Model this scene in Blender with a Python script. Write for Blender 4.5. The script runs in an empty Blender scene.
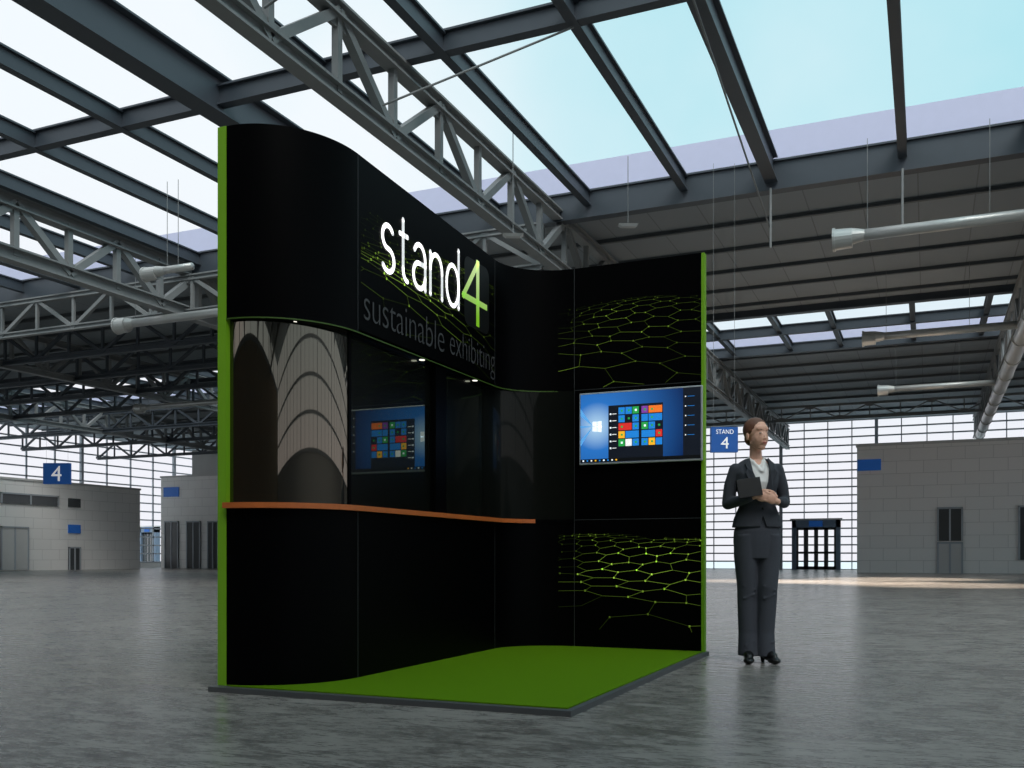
import bpy, bmesh, math, random
from mathutils import Vector, Matrix
random.seed(4)
C=bpy.context; D=bpy.data; S=C.scene
try:
    S.view_settings.view_transform='Standard'
    S.view_settings.look='None'
except Exception: pass

# ------------------------------------------------------------ camera
F=960.0; HOR=557.0; CZ=0.77
YAW=math.atan2(.397,.918)
cs,sn=math.cos(YAW),math.sin(YAW)
CX,CY=3.786,-4.419
cam=D.cameras.new('camera'); camo=D.objects.new('camera',cam); C.collection.objects.link(camo)
cam.sensor_width=36; cam.lens=F/1024*36; cam.shift_y=(HOR-384)/1024
cam.clip_end=500
camo.location=(CX,CY,CZ); camo.rotation_euler=(math.pi/2,0,YAW)
S.camera=camo
def c2w(X,Y,z=0): return Vector((CX+cs*X-sn*Y, CY+sn*X+cs*Y, z))
def hit_t(u,v,t):
    r=(u-512)/F; Y=(t-CY)/(sn*r+cs); return c2w(r*Y,Y,CZ+(HOR-v)/F*Y)
def hit_s(u,v,s):
    r=(u-512)/F; Y=(s-CX)/(cs*r-sn); return c2w(r*Y,Y,CZ+(HOR-v)/F*Y)
def hit_f(u,v):
    Y=CZ*F/(v-HOR); return c2w((u-512)/F*Y,Y,0)

# ------------------------------------------------------------ materials
def lin(c):
    return tuple(((x/255)/12.92 if x/255<=.04045 else ((x/255+.055)/1.055)**2.4) for x in c)+(1,)
def mat(name,rgb,rough=.6,metal=0,spec=.5,noise=0,nscale=5,emit=0,bump=0,bscale=40,stretch=None):
    m=D.materials.new(name); m.use_nodes=True; nt=m.node_tree; b=nt.nodes['Principled BSDF']
    col=lin(rgb); b.inputs['Base Color'].default_value=col
    b.inputs['Roughness'].default_value=rough; b.inputs['Metallic'].default_value=metal
    b.inputs['Specular IOR Level'].default_value=spec
    if emit:
        b.inputs['Emission Color'].default_value=col; b.inputs['Emission Strength'].default_value=emit
    tc=nt.nodes.new('ShaderNodeTexCoord'); mp=nt.nodes.new('ShaderNodeMapping')
    nt.links.new(tc.outputs['Object'],mp.inputs['Vector'])
    if stretch: mp.inputs['Scale'].default_value=stretch
    n=nt.nodes.new('ShaderNodeTexNoise'); n.inputs['Scale'].default_value=nscale; n.inputs['Detail'].default_value=6
    nt.links.new(mp.outputs[0],n.inputs['Vector'])
    mx=nt.nodes.new('ShaderNodeMix'); mx.data_type='RGBA'
    k=noise if noise else .04
    mx.inputs[6].default_value=tuple(x*(1-k) for x in col[:3])+(1,)
    mx.inputs[7].default_value=tuple(min(1,x*(1+k)) for x in col[:3])+(1,)
    nt.links.new(n.outputs['Fac'],mx.inputs[0]); nt.links.new(mx.outputs[2],b.inputs['Base Color'])
    if bump:
        n2=nt.nodes.new('ShaderNodeTexNoise'); n2.inputs['Scale'].default_value=bscale
        nt.links.new(mp.outputs[0],n2.inputs['Vector'])
        bp=nt.nodes.new('ShaderNodeBump'); bp.inputs['Strength'].default_value=bump; bp.inputs['Distance'].default_value=.01
        nt.links.new(n2.outputs['Fac'],bp.inputs['Height']); nt.links.new(bp.outputs[0],b.inputs['Normal'])
    return m
M={}
M['black']=mat('black_panel',(3,3,4),.4,spec=.05)
M['seam']=mat('seam',(40,42,44),.5)
M['lime']=mat('lime_edge',(124,180,22),.5)
M['limedim']=mat('lime_trim',(62,90,24),.5)
M['white']=mat('white_logo',(245,245,245),.5,emit=.5)
M['grey_txt']=mat('grey_text',(62,62,64),.5,emit=.05)
M['logo_box']=mat('logo_box',(19,20,19),.4)
M['carpet']=mat('carpet',(92,132,8),.95,spec=.1,noise=.35,nscale=220,bump=.6,bscale=400)
M['plinth']=mat('plinth',(78,80,82),.5,noise=.1)
M['wood']=mat('copper_wood',(196,104,50),.4,noise=.15,nscale=8,stretch=(1,8,1))
M['steel']=mat('steel_light',(128,130,131),.55,noise=.12)
M['dark']=mat('steel_dark',(64,70,78),.5,noise=.1)
M['purlin']=mat('purlin_grey',(92,96,100),.6)
M['lilac']=mat('fascia_lilac',(205,206,232),.7)
M['duct']=mat('duct_metal',(190,190,188),.35,metal=.4)
M['blue']=mat('sign_blue',(28,84,158),.5,emit=.25)
M['signw']=mat('sign_white',(240,240,240),.5,emit=.4)
M['lampbody']=mat('lamp_body',(190,190,190),.5)
M['darkglass']=mat('dark_glass',(66,70,72),.2)
M['bluefr']=mat('blue_frame',(110,126,146),.5)
M['mull']=mat('mullion',(172,177,184),.6)
M['colgrey']=mat('grey_wall',(206,204,202),.8,noise=.08,nscale=1)
M['rear']=mat('rear_wall_beige',(176,152,126),.8,noise=.1,nscale=.6)
M['lamp']=mat('lamp_glow',(255,250,235),.5,emit=1.4)

def gloss(name,lo,hi,tint,rough=.02):
    m=D.materials.new(name); m.use_nodes=True; nt=m.node_tree; b=nt.nodes['Principled BSDF']
    b.inputs['Base Color'].default_value=(.004,.005,.004,1); b.inputs['Roughness'].default_value=.3; b.inputs['Specular IOR Level'].default_value=.1
    g=nt.nodes.new('ShaderNodeBsdfGlossy'); g.inputs['Roughness'].default_value=rough; g.inputs['Color'].default_value=tint
    ms=nt.nodes.new('ShaderNodeMixShader'); lw=nt.nodes.new('ShaderNodeLayerWeight'); lw.inputs['Blend'].default_value=.35
    mr=nt.nodes.new('ShaderNodeMapRange'); mr.inputs['To Min'].default_value=lo; mr.inputs['To Max'].default_value=hi
    nt.links.new(lw.outputs['Facing'],mr.inputs['Value']); nt.links.new(mr.outputs[0],ms.inputs[0])
    nt.links.new(b.outputs[0],ms.inputs[1]); nt.links.new(g.outputs[0],ms.inputs[2])
    nt.links.new(ms.outputs[0],nt.nodes['Material Output'].inputs['Surface']); return m
M['gloss']=gloss('gloss_panel_curved',.12,.30,(.94,.80,.64,1))
M['gloss2']=gloss('gloss_panel_flat',.11,.30,(.82,.9,.78,1))
M['gloss3']=gloss('gloss_panel_dim',.008,.035,(.85,.8,.72,1),.03)

# floor
m=D.materials.new('floor_concrete'); m.use_nodes=True; nt=m.node_tree; b=nt.nodes['Principled BSDF']
tc=nt.nodes.new('ShaderNodeTexCoord')
def noise(scale,detail,sc,rot=0,dist=0):
    mp=nt.nodes.new('ShaderNodeMapping'); mp.inputs['Scale'].default_value=sc; mp.inputs['Rotation'].default_value=(0,0,rot)
    nt.links.new(tc.outputs['Object'],mp.inputs['Vector'])
    n=nt.nodes.new('ShaderNodeTexNoise'); n.inputs['Scale'].default_value=scale; n.inputs['Detail'].default_value=detail
    n.inputs['Roughness'].default_value=.78; n.inputs['Distortion'].default_value=dist
    nt.links.new(mp.outputs[0],n.inputs['Vector']); return n
n1=noise(5,15,(.7,1.9,1),.3,.5); n2=noise(.9,8,(1,1,1)); n3=noise(26,12,(.4,2.4,1))
def madd(a,k,bsock):
    x=nt.nodes.new('ShaderNodeMath'); x.operation='MULTIPLY_ADD'; x.inputs[1].default_value=k
    nt.links.new(a,x.inputs[0])
    if bsock is None: x.inputs[2].default_value=0
    else: nt.links.new(bsock,x.inputs[2])
    return x.outputs[0]
f=madd(n1.outputs['Fac'],.42,madd(n2.outputs['Fac'],.22,madd(n3.outputs['Fac'],.36,None)))
cr=nt.nodes.new('ShaderNodeValToRGB'); cr.color_ramp.elements[0].position=.42; cr.color_ramp.elements[1].position=.58
cr.color_ramp.elements[0].color=lin((82,78,76)); cr.color_ramp.elements[1].color=lin((158,152,147))
nt.links.new(f,cr.inputs[0]); nt.links.new(cr.outputs[0],b.inputs['Base Color'])
rr=nt.nodes.new('ShaderNodeMapRange'); rr.inputs['From Min'].default_value=.4; rr.inputs['From Max'].default_value=.6; rr.inputs['To Min'].default_value=.16; rr.inputs['To Max'].default_value=.38
nt.links.new(f,rr.inputs['Value']); nt.links.new(rr.outputs[0],b.inputs['Roughness']); b.inputs['Specular IOR Level'].default_value=.38
bp=nt.nodes.new('ShaderNodeBump'); bp.inputs['Strength'].default_value=.15; bp.inputs['Distance'].default_value=.004
nt.links.new(f,bp.inputs['Height']); nt.links.new(bp.outputs[0],b.inputs['Normal'])
M['floor']=m

m=D.materials.new('ceiling_panels'); m.use_nodes=True; nt=m.node_tree; b=nt.nodes['Principled BSDF']
tc=nt.nodes.new('ShaderNodeTexCoord'); w=nt.nodes.new('ShaderNodeTexBrick'); w.inputs['Scale'].default_value=1
w.inputs['Brick Width'].default_value=1.2; w.inputs['Row Height'].default_value=1.96; w.inputs['Mortar Size'].default_value=.015; w.offset=0
w.inputs['Color1'].default_value=lin((140,147,153)); w.inputs['Color2'].default_value=lin((134,141,147)); w.inputs['Mortar'].default_value=lin((112,117,122))
nt.links.new(tc.outputs['Object'],w.inputs['Vector']); nt.links.new(w.outputs['Color'],b.inputs['Base Color'])
b.inputs['Roughness'].default_value=.7; M['ceil']=m

def brickmat(name,c1,c2,mortar,sc,bw,rh,axis):
    m=D.materials.new(name); m.use_nodes=True; nt=m.node_tree; b=nt.nodes['Principled BSDF']
    tc=nt.nodes.new('ShaderNodeTexCoord'); sp=nt.nodes.new('ShaderNodeSeparateXYZ'); cb=nt.nodes.new('ShaderNodeCombineXYZ')
    nt.links.new(tc.outputs['Object'],sp.inputs[0])
    nt.links.new(sp.outputs[axis],cb.inputs[0]); nt.links.new(sp.outputs[2],cb.inputs[1])
    t=nt.nodes.new('ShaderNodeTexBrick'); t.inputs['Scale'].default_value=sc
    t.inputs['Brick Width'].default_value=bw; t.inputs['Row Height'].default_value=rh; t.offset=0.5
    t.inputs['Mortar Size'].default_value=.012
    t.inputs['Color1'].default_value=lin(c1); t.inputs['Color2'].default_value=lin(c2); t.inputs['Mortar'].default_value=lin(mortar)
    nt.links.new(cb.outputs[0],t.inputs['Vector']); nt.links.new(t.outputs['Color'],b.inputs['Base Color'])
    b.inputs['Roughness'].default_value=.8; return m
M['blockx']=brickmat('concrete_panels_x',(246,243,240),(242,239,236),(214,211,208),1,1.2,.6,0)
M['blocky']=brickmat('concrete_panels_y',(246,243,240),(242,239,236),(214,211,208),1,1.2,.6,1)

# ------------------------------------------------------------ mesh helpers
class MB:
    def __init__(s): s.v=[]; s.f=[]; s.m=[]
    def add(s,vs,fs,mi=0):
        o=len(s.v); s.v+= [Vector(x) for x in vs]; s.f+=[[i+o for i in f] for f in fs]; s.m+=[mi]*len(fs)
    def box(s,a,b,mi=0):
        x0,y0,z0=a; x1,y1,z1=b
        s.add([(x0,y0,z0),(x1,y0,z0),(x1,y1,z0),(x0,y1,z0),(x0,y0,z1),(x1,y0,z1),(x1,y1,z1),(x0,y1,z1)],
              [[3,2,1,0],[4,5,6,7],[0,1,5,4],[1,2,6,5],[2,3,7,6],[3,0,4,7]],mi)
    def beam(s,p,q,w,h,mi=0):
        p=Vector(p); q=Vector(q); d=(q-p).normalized(); up=Vector((0,0,1))
        if abs(d.z)>.98: up=Vector((1,0,0))
        sd=d.cross(up).normalized(); u2=sd.cross(d).normalized()
        vs=[]
        for e in (p,q):
            for a,b in ((-1,-1),(1,-1),(1,1),(-1,1)): vs.append(e+sd*a*w/2+u2*b*h/2)
        s.add(vs,[[0,1,2,3],[7,6,5,4],[0,4,5,1],[1,5,6,2],[2,6,7,3],[3,7,4,0]],mi)
    def ibeam(s,p,q,w,h,mi=0,tf=.035):
        o=Vector((0,0,h/2-tf/2))
        s.beam(Vector(p)+o,Vector(q)+o,w,tf,mi); s.beam(Vector(p)-o,Vector(q)-o,w,tf,mi); s.beam(p,q,w*.3,h-tf,mi)
    def cyl(s,p,q,r1,r2=None,n=14,mi=0,caps=True):
        if r2 is None: r2=r1
        p=Vector(p); q=Vector(q); d=(q-p).normalized(); up=Vector((0,0,1))
        if abs(d.z)>.95: up=Vector((1,0,0))
        a=d.cross(up).normalized(); b=a.cross(d)
        vs=[]
        for e,r in ((p,r1),(q,r2)):
            for i in range(n):
                t=2*math.pi*i/n; vs.append(e+a*math.cos(t)*r+b*math.sin(t)*r)
        fs=[[i,(i+1)%n,n+(i+1)%n,n+i] for i in range(n)]
        if caps: fs+= [list(range(n))[::-1],list(range(n,2*n))]
        s.add(vs,fs,mi)
    def ell(s,c,r,rot=None,n=16,k=10,mi=0):
        c=Vector(c); vs=[]; fs=[]
        R=rot if rot else Matrix.Identity(3)
        vs.append(c+R@Vector((0,0,r[2])))
        for j in range(1,k):
            ph=math.pi*j/k
            for i in range(n):
                t=2*math.pi*i/n
                vs.append(c+R@Vector((r[0]*math.sin(ph)*math.cos(t),r[1]*math.sin(ph)*math.sin(t),r[2]*math.cos(ph))))
        vs.append(c+R@Vector((0,0,-r[2])))
        for i in range(n):
            fs.append([0,1+i,1+(i+1)%n])
            for j in range(k-2):
                fs.append([1+j*n+i,1+(j+1)*n+i,1+(j+1)*n+(i+1)%n,1+j*n+(i+1)%n])
            fs.append([len(vs)-1,1+(k-2)*n+(i+1)%n,1+(k-2)*n+i])
        s.add(vs,fs,mi)
    def cap(s,p,r1,q,r2):
        s.cyl(p,q,r1,r2); s.ell(p,(r1,)*3,n=12,k=8); s.ell(q,(r2,)*3,n=12,k=8)
    def chain(s,pts):
        for a,b in zip(pts[:-1],pts[1:]): s.cap(a[0],a[1],b[0],b[1])
    def loft(s,rings,n=28,pw=2.3,mi=0):
        vs=[]
        for cx,cy,z,rx,ry in rings:
            for i in range(n):
                t=2*math.pi*i/n; c_,s_=math.cos(t),math.sin(t)
                vs.append((cx+rx*math.copysign(abs(c_)**(2/pw),c_),cy+ry*math.copysign(abs(s_)**(2/pw),s_),z))
        fs=[]
        for j in range(len(rings)-1):
            for i in range(n): fs.append([j*n+i,j*n+(i+1)%n,(j+1)*n+(i+1)%n,(j+1)*n+i])
        fs.append(list(range(n))[::-1]); fs.append([(len(rings)-1)*n+i for i in range(n)])
        s.add(vs,fs,mi)
    def obj(s,name,mats,parent=None,smooth=False,**props):
        me=D.meshes.new(name); me.from_pydata([tuple(v) for v in s.v],[],s.f)
        if not isinstance(mats,(list,tuple)): mats=[mats]
        for x in mats: me.materials.append(x)
        for p,i in zip(me.polygons,s.m): p.material_index=i; p.use_smooth=smooth
        me.validate(); me.update()
        bm=bmesh.new(); bm.from_mesh(me); bmesh.ops.recalc_face_normals(bm,faces=bm.faces); bm.to_mesh(me); bm.free()
        o=D.objects.new(name,me); C.collection.objects.link(o)
        if parent: o.parent=parent
        for k,v in props.items(): o[k]=v
        return o
def empty(name,label,cat,loc=(0,0,0),rotz=0,**p):
    o=D.objects.new(name,None); C.collection.objects.link(o); o.location=loc; o.rotation_euler=(0,0,rotz)
    o['label']=label; o['category']=cat
    for k,v in p.items(): o[k]=v
    return o
def struct(o): o['kind']='structure'; return o
def remesh(o,vox,smooth=2):
    m=o.modifiers.new('r','REMESH'); m.mode='VOXEL'; m.voxel_size=vox; m.use_smooth_shade=True
    if smooth:
        s=o.modifiers.new('s','SMOOTH'); s.iterations=smooth; s.factor=.5
    bake(o)
def bake(o):
    C.view_layer.update(); dg=C.evaluated_depsgraph_get(); dg.update()
    me=D.meshes.new_from_object(o.evaluated_get(dg)); old=o.data
    mats=[x for x in old.materials]
    o.modifiers.clear(); o.data=me
    if len(me.materials)==0:
        for x in mats: me.materials.append(x)
    for p in me.polygons: p.use_smooth=True
def boolcut(o,mb):
    cut=mb.obj('cut',o.data.materials[0]); C.view_layer.update()
    cut.matrix_world=o.matrix_world.copy(); C.view_layer.update()
    bo=o.modifiers.new('b','BOOLEAN'); bo.operation='DIFFERENCE'; bo.object=cut; bo.solver='EXACT'; bake(o); D.objects.remove(cut)
def text_mesh(body,mapf,w,h,x0,y0,off=0,sp=1):
    cu=D.curves.new('t','FONT'); cu.body=body; cu.size=1; cu.offset=off; cu.resolution_u=6; cu.space_character=sp
    to=D.objects.new('t',cu); C.collection.objects.link(to); C.view_layer.update()
    dg=C.evaluated_depsgraph_get(); me=D.meshes.new_from_object(to.evaluated_get(dg))
    D.objects.remove(to)
    xs=[v.co.x for v in me.vertices]; ys=[v.co.y for v in me.vertices]
    a,b=min(xs),max(xs); c,d=min(ys),max(ys)
    mb=MB(); mb.add([mapf(x0+(v.co.x-a)/(b-a)*w, y0+(v.co.y-c)/(d-c)*h) for v in me.vertices],[list(p.vertices) for p in me.polygons])
    return mb
# rounded geometric stroke lettering
def A_(cx,cy,rx,ry,a0,a1,n=18): return [(cx+rx*math.cos(math.radians(a0+(a1-a0)*i/n)),cy+ry*math.sin(math.radians(a0+(a1-a0)*i/n))) for i in range(n+1)]
GL={
's':(.66,[A_(.33,.75,.29,.25,35,270)+A_(.33,.25,.32,.25,90,-145)[1:]]),
't':(.46,[[(.19,1.34),(.19,.25)]+A_(.42,.25,.23,.25,180,275),[(0,1),(.44,1)]]),
'a':(.74,[A_(.38,.66,.34,.34,150,0)+[(.72,0)],[(.72,.57),(.38,.57)]+A_(.34,.285,.32,.285,90,270)+A_(.40,.33,.32,.33,270,350)]),
'n':(.74,[[(0,1),(0,0)],A_(.37,.62,.37,.38,180,0)+[(.74,0)]]),
'd':(.82,[A_(.41,.5,.41,.5,0,360,28),[(.82,1.45),(.82,0)]])}
def stroke_text(body,mapf,W_,xh,x0,y0,lw,gap=.30):
    tot=sum(GL[c][0] for c in body)+gap*(len(body)-1); k_=W_/tot; x=0; out=[]
    for c in body:
        mb=MB(); w_,pl=GL[c]
        for line in pl:
            P=[Vector((x0+(x+p[0])*k_,y0+p[1]*xh)) for p in line]
            for a,b in zip(P[:-1],P[1:]):
                d=b-a
                if d.length<1e-6: continue
                d.normalize(); nn=Vector((-d.y,d.x))*lw/2
                mb.add([mapf(*(a+nn)),mapf(*(b+nn)),mapf(*(b-nn)),mapf(*(a-nn))],[[0,1,2,3]])
            for p in P:
                mb.add([mapf(p.x+lw/2*math.cos(i*math.pi/5),p.y+lw/2*math.sin(i*math.pi/5)) for i in range(10)],[list(range(10))])
        out.append(mb); x+=w_+gap
    return out

# ------------------------------------------------------------ world
wd=D.worlds.new('sky'); S.world=wd; wd.use_nodes=True; nt=wd.node_tree; bg=nt.nodes['Background']
tc=nt.nodes.new('ShaderNodeTexCoord'); sp=nt.nodes.new('ShaderNodeSeparateXYZ'); nt.links.new(tc.outputs['Generated'],sp.inputs[0])
n=nt.nodes.new('ShaderNodeTexNoise'); n.inputs['Scale'].default_value=2.2; n.inputs['Detail'].default_value=5
nt.links.new(tc.outputs['Generated'],n.inputs['Vector'])
ad=nt.nodes.new('ShaderNodeMath'); ad.operation='MULTIPLY_ADD'; ad.inputs[1].default_value=.9
nt.links.new(sp.outputs[0],ad.inputs[0]); nt.links.new(n.outputs['Fac'],ad.inputs[2])
cr=nt.nodes.new('ShaderNodeValToRGB'); cr.color_ramp.elements[0].position=.0; cr.color_ramp.elements[1].position=.55
cr.color_ramp.elements[0].color=lin((238,245,250)); cr.color_ramp.elements[1].color=lin((178,226,236))
nt.links.new(ad.outputs[0],cr.inputs[0])
cr2=nt.nodes.new('ShaderNodeValToRGB'); cr2.color_ramp.elements[0].position=.1; cr2.color_ramp.elements[1].position=.38
cr2.color_ramp.elements[0].color=(1,1,1,1); cr2.color_ramp.elements[1].color=(0,0,0,1)
nt.links.new(sp.outputs[2],cr2.inputs[0])
mx=nt.nodes.new('ShaderNodeMix'); mx.data_type='RGBA'; mx.inputs[7].default_value=lin((238,239,246))
nt.links.new(cr2.outputs[0],mx.inputs[0]); nt.links.new(cr.outputs[0],mx.inputs[6]); nt.links.new(mx.outputs[2],bg.inputs['Color'])
bg.inputs['Strength'].default_value=1.05
sun=D.lights.new('sun','SUN'); so=D.objects.new('sun',sun); C.collection.objects.link(so)
sun.energy=2.2; sun.angle=.6; sun.color=(1,.97,.93); so.rotation_euler=(math.radians(38),math.radians(18),math.radians(20))
for (u,v,e) in ((845,582,1),(945,585,1),(770,581,.9),(900,579,1.2)):  # added spots standing in for warm sunlight patches on the far floor
    g=hit_f(u,v); l=D.lights.new('sun_patch_spot','SPOT'); l.energy=e*7000; l.spot_size=math.radians(52); l.spot_blend=.8; l.color=(1,.86,.70); l.shadow_soft_size=.3
    lo=D.objects.new('sun_patch_spot',l); C.collection.objects.link(lo); lo.location=(g.x,g.y,7.6)

# ------------------------------------------------------------ hall shell
S0,S1,T0,T1=-49,26,-26,57; ZR=9.05
mb=MB(); mb.box((S0,T0,-.2),(S1,T1,0)); struct(mb.obj('floor',M['floor']))
i=1
for (a,b_) in ((-26,-7),(16.6,28.4),(34.7,T1)):
    mb=MB(); mb.box((S0,a,ZR),(S1,b_,ZR+.3))
    struct(mb.obj('ceiling' if i==1 else 'ceiling.%03d'%(i-1),M['ceil'])); i+=1
k=1
for (a,b_,st) in ((16.6,28.4,1.96),(34.7,T1,2.4)):
    t=a+st/2
    while t<b_:
        mb=MB(); mb.ibeam((S0,t,ZR-.055),(S1,t,ZR-.055),.1,.1); struct(mb.obj('trim_%d'%k,M['purlin'])); k+=1; t+=st
for t,zb in ((16.6,8.6),(28.4,8.85),(34.7,8.85),(-7,8.6)):
    mb=MB(); mb.box((S0,t-.08,zb),(S1,t+.08,9.2)); mb.box((S0,t-.14,zb-.04),(S1,t+.14,zb)); mb.box((S0,t-.14,9.16),(S1,t+.14,9.2))
    struct(mb.obj('trim_%d'%k,M['dark'])); k+=1
    mb=MB(); mb.box((S0,t-.05,9.2),(S1,t+.05,9.87)); struct(mb.obj('trim_%d'%k,M['lilac'])); k+=1
def window_wall(name,p,q,z0,z1,dx,dz,th=.09,tv=None):
    p=Vector((p[0],p[1],0)); q=Vector((q[0],q[1],0)); L=(q-p).length; n=max(1,round(L/dx)); m=max(1,round((z1-z0)/dz))
    mb=MB(); tv=tv or th
    for i in range(n+1):
        a=p.lerp(q,i/n); w=th*2.2 if i%4==0 else tv
        mb.beam(a+Vector((0,0,z0)),a+Vector((0,0,z1)),w,w)
    for j in range(m+1):
        z=z0+(z1-z0)*j/m; mb.beam(p+Vector((0,0,z)),q+Vector((0,0,z)),th,th)
    return struct(mb.obj(name,M['mull']))
window_wall('window_1',(S0,T1),(S1,T1),0,ZR,1.4,.5,.085,.06)
window_wall('window_2',(S0,T0),(S0,T1),.4,ZR,2.2,.6,.09)
mb=MB(); mb.box((S0-.3,T0,0),(S0,T1,.4)); struct(mb.obj('wall_left',M['colgrey']))
window_wall('window_3',(S0,T0),(S1,T0),7.8,ZR,5,1.2,.2)
mb=MB(); mb.box((S0,T0-.3,0),(S1,T0,7.8)); struct(mb.obj('wall_rear',M['rear']))
window_wall('window_4',(S1,T0),(S1,T1),4.2,ZR,2.5,1.2,.12)
mb=MB(); mb.box((S1,T0,0),(S1+.3,T1,4.2)); struct(mb.obj('wall_right',M['colgrey']))
mb=MB(); mb.box((-160,-120,-.6),(140,200,-.25)); struct(mb.obj('floor.001',mat('outdoor_paving',(225,226,230),.9)))

# ------------------------------------------------------------ roof beams and trusses
bl=[3.33,.75,-1.13,-3.36]
x=-5.63
while x>S0: bl.append(x); x-=2.27
x=5.6
while x<S1: bl.append(x); x+=2.27
for i,s_ in enumerate(bl):
    big=abs(s_+7.9)<.3
    thick = big or abs(s_-.75)<.1 or abs(s_+19.25)<.4
    mb=MB(); mb.ibeam((0,-7,0),(0,16.5,0),.42 if big else .26 if thick else .17,.7 if big else .55 if thick else .34)
    o=mb.obj('roof_beam',M['dark']); o.location=(s_,0,9.0)
    o['label']='dark steel skylight rafter carrying the glazing'; o['category']='beam'; o['group']='skylight rafters'
    mb=MB(); mb.ibeam((0,28.5,0),(0,34.6,0),.17,.3)
    o=mb.obj('roof_beam',M['dark']); o.location=(s_,0,9.05)
    o['label']='dark steel rafter across the distant skylight strip'; o['category']='beam'; o['group']='distant skylight rafters'
for t in (9.3,2.2,-3.5,31.5):
    mb=MB(); mb.ibeam((S0,0,0),(S1,0,0),.2,.36)
    o=mb.obj('roof_crossbeam',M['dark']); o.location=(0,t,9.02)
    o['label']='long dark steel cross beam under the skylight glazing'; o['category']='beam'; o['group']='skylight cross beams'

def truss(axis,c,a,b,zb,zt,panel,cw=.2,ww=.1,label='',group='',mt='steel'):
    def P(l,z): return (0,l-a,z-zb) if axis=='t' else (l-a,0,z-zb)
    base=(c,a,zb) if axis=='t' else (a,c,zb)
    e=empty('roof_truss',label,'truss',base,group=group)
    for z in (zb,zt):
        mb=MB(); mb.ibeam(P(a,z),P(b,z),cw,cw,tf=.04); mb.obj('chord',M[mt],e)
    mb=MB(); n=max(2,round((b-a)/panel))
    if n%2: n+=1
    for i in range(n+1):
        l=a+(b-a)*i/n
        mb.beam(P(l,zb),P(l,zt),ww*.8,ww*.8)
        if i<n:
            l2=a+(b-a)*(i+1)/n
            if i%2==0: mb.beam(P(l,zb),P(l2,zt),ww,ww)
            else: mb.beam(P(l,zt),P(l2,zb),ww,ww)
        g=Vector(P(l,zb if i%2==0 else zt)); d0,d1=(0,.26) if i%2==0 else (-.26,0)
        if axis=='t': mb.box((g.x-.03,g.y-.22,g.z+d0),(g.x+.03,g.y+.22,g.z+d1))
        else: mb.box((g.x-.16,g.y-.02,g.z+d0*.6),(g.x+.16,g.y+.02,g.z+d1*.6))
    mb.obj('web',M[mt],e,kind='stuff')
    return e
for s_ in (-4.1,-15,-26,-37,6.3,17):
    w_=.32 if s_==-15 else .24
    truss('t',s_,-26,T1-.3,7.52,8.72,1.6 if s_==-4.1 else 1.5,cw=w_,ww=.14 if w_<.3 else .17,label='grey steel lattice roof truss with diagonal webs',group='long roof trusses')
for t in (19.4,22.5,25.6,28.8,34.3,39,45):
    truss('s',t,S0+.3,-15.2,7.55,8.5,1.5,cw=.18,ww=.1,label='dark grey lattice girder spanning across the hall',group='cross lattice girders',mt='dark')
truss('s',16.3,S0+.3,-4.4,7.5,8.45,1.5,cw=.16,ww=.1,label='slim grey lattice girder at the skylight edge',group='skylight edge girders',mt='steel')
truss('s',47.5,-14.8,S1-.3,7.9,8.6,1.5,cw=.12,ww=.06,label='slim grey lattice girder near the far wall',group='far wall girders',mt='steel')

def rod(p,q,r=.018):
    p=Vector(p);q=Vector(q); mb=MB(); mb.cyl(Vector((0,0,0)),q-p,r,n=8)
    o=mb.obj('tie_rod',M['steel']); o.location=p
    o['label']='thin steel tie rod bracing the roof'; o['category']='rod'; o['group']='roof tie rods'
rod((.75,8.6,8.72),(.75,16.2,7.7)); rod((.75,16.36,8.56),(.75,16.36,7.3),.025); rod((3.33,16.36,8.56),(3.33,16.36,7.3),.025)
rod((-4.0,8.5,7.8),(-1.13,9.3,8.8)); rod((-4.0,5.6,7.8),(-1.13,5.6,8.8))

def mainduct(s_,z=7.12,t0=-6,L=60):
    e=empty('air_duct','round galvanised air duct hung beneath the roof truss','duct',(s_,t0,z),group='main air ducts')
    mb=MB(); mb.cyl((0,0,0),(0,L,0),.22,n=20); mb.obj('tube',M['duct'],e,True)
    mb=MB()
    for i in range(0,L,3): mb.cyl((0,i,0),(0,i+.08,0),.25,n=20)
    mb.obj('flange',M['duct'],e,kind='stuff')
    mb=MB()
    for i in range(1,L,6): mb.cyl((0,i,.2),(0,i,.3),.012,n=6)
    mb.obj('hanger',M['steel'],e,kind='stuff')
mainduct(6.3)
def nozzle(s_,t,s_end,z=7.2,r=.11):
    e=empty('duct_nozzle','slim grey branch duct ending in a round jet nozzle','duct',(s_,t,z),group='branch duct nozzles')
    d=1 if s_end>s_ else -1
    mb=MB(); mb.cyl((d*.3,0,0),(s_end-s_,0,0),r,n=18); mb.obj('tube',M['duct'],e,True)
    mb=MB(); mb.cyl((0,0,-.03),(d*.32,0,-.03),r*1.9,r*1.75,n=20); mb.cyl((-d*.05,0,-.03),(0,0,-.03),r*2.1,n=20); mb.cyl((d*.3,0,0),(d*.55,0,0),r*1.5,r,n=18)
    mb.obj('nozzle_head',M['duct'],e,False)
    for q in (.6,abs(s_end-s_)*.7):
        mb=MB(); mb.cyl((d*q,0,r),(d*q,0,9.05-z),.007,n=6)
        mb.obj('hanger',M['steel'],e)
for t in (15.8,25.3,34.8): nozzle(2.1,t,6.06,7.15)
nozzle(-16.3,15.2,-4.6,7.05); nozzle(-16.1,24,-10.1); nozzle(-27.5,27.2,-20.6); nozzle(-12.2,12,-10.9,7.1,.08)
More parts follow.
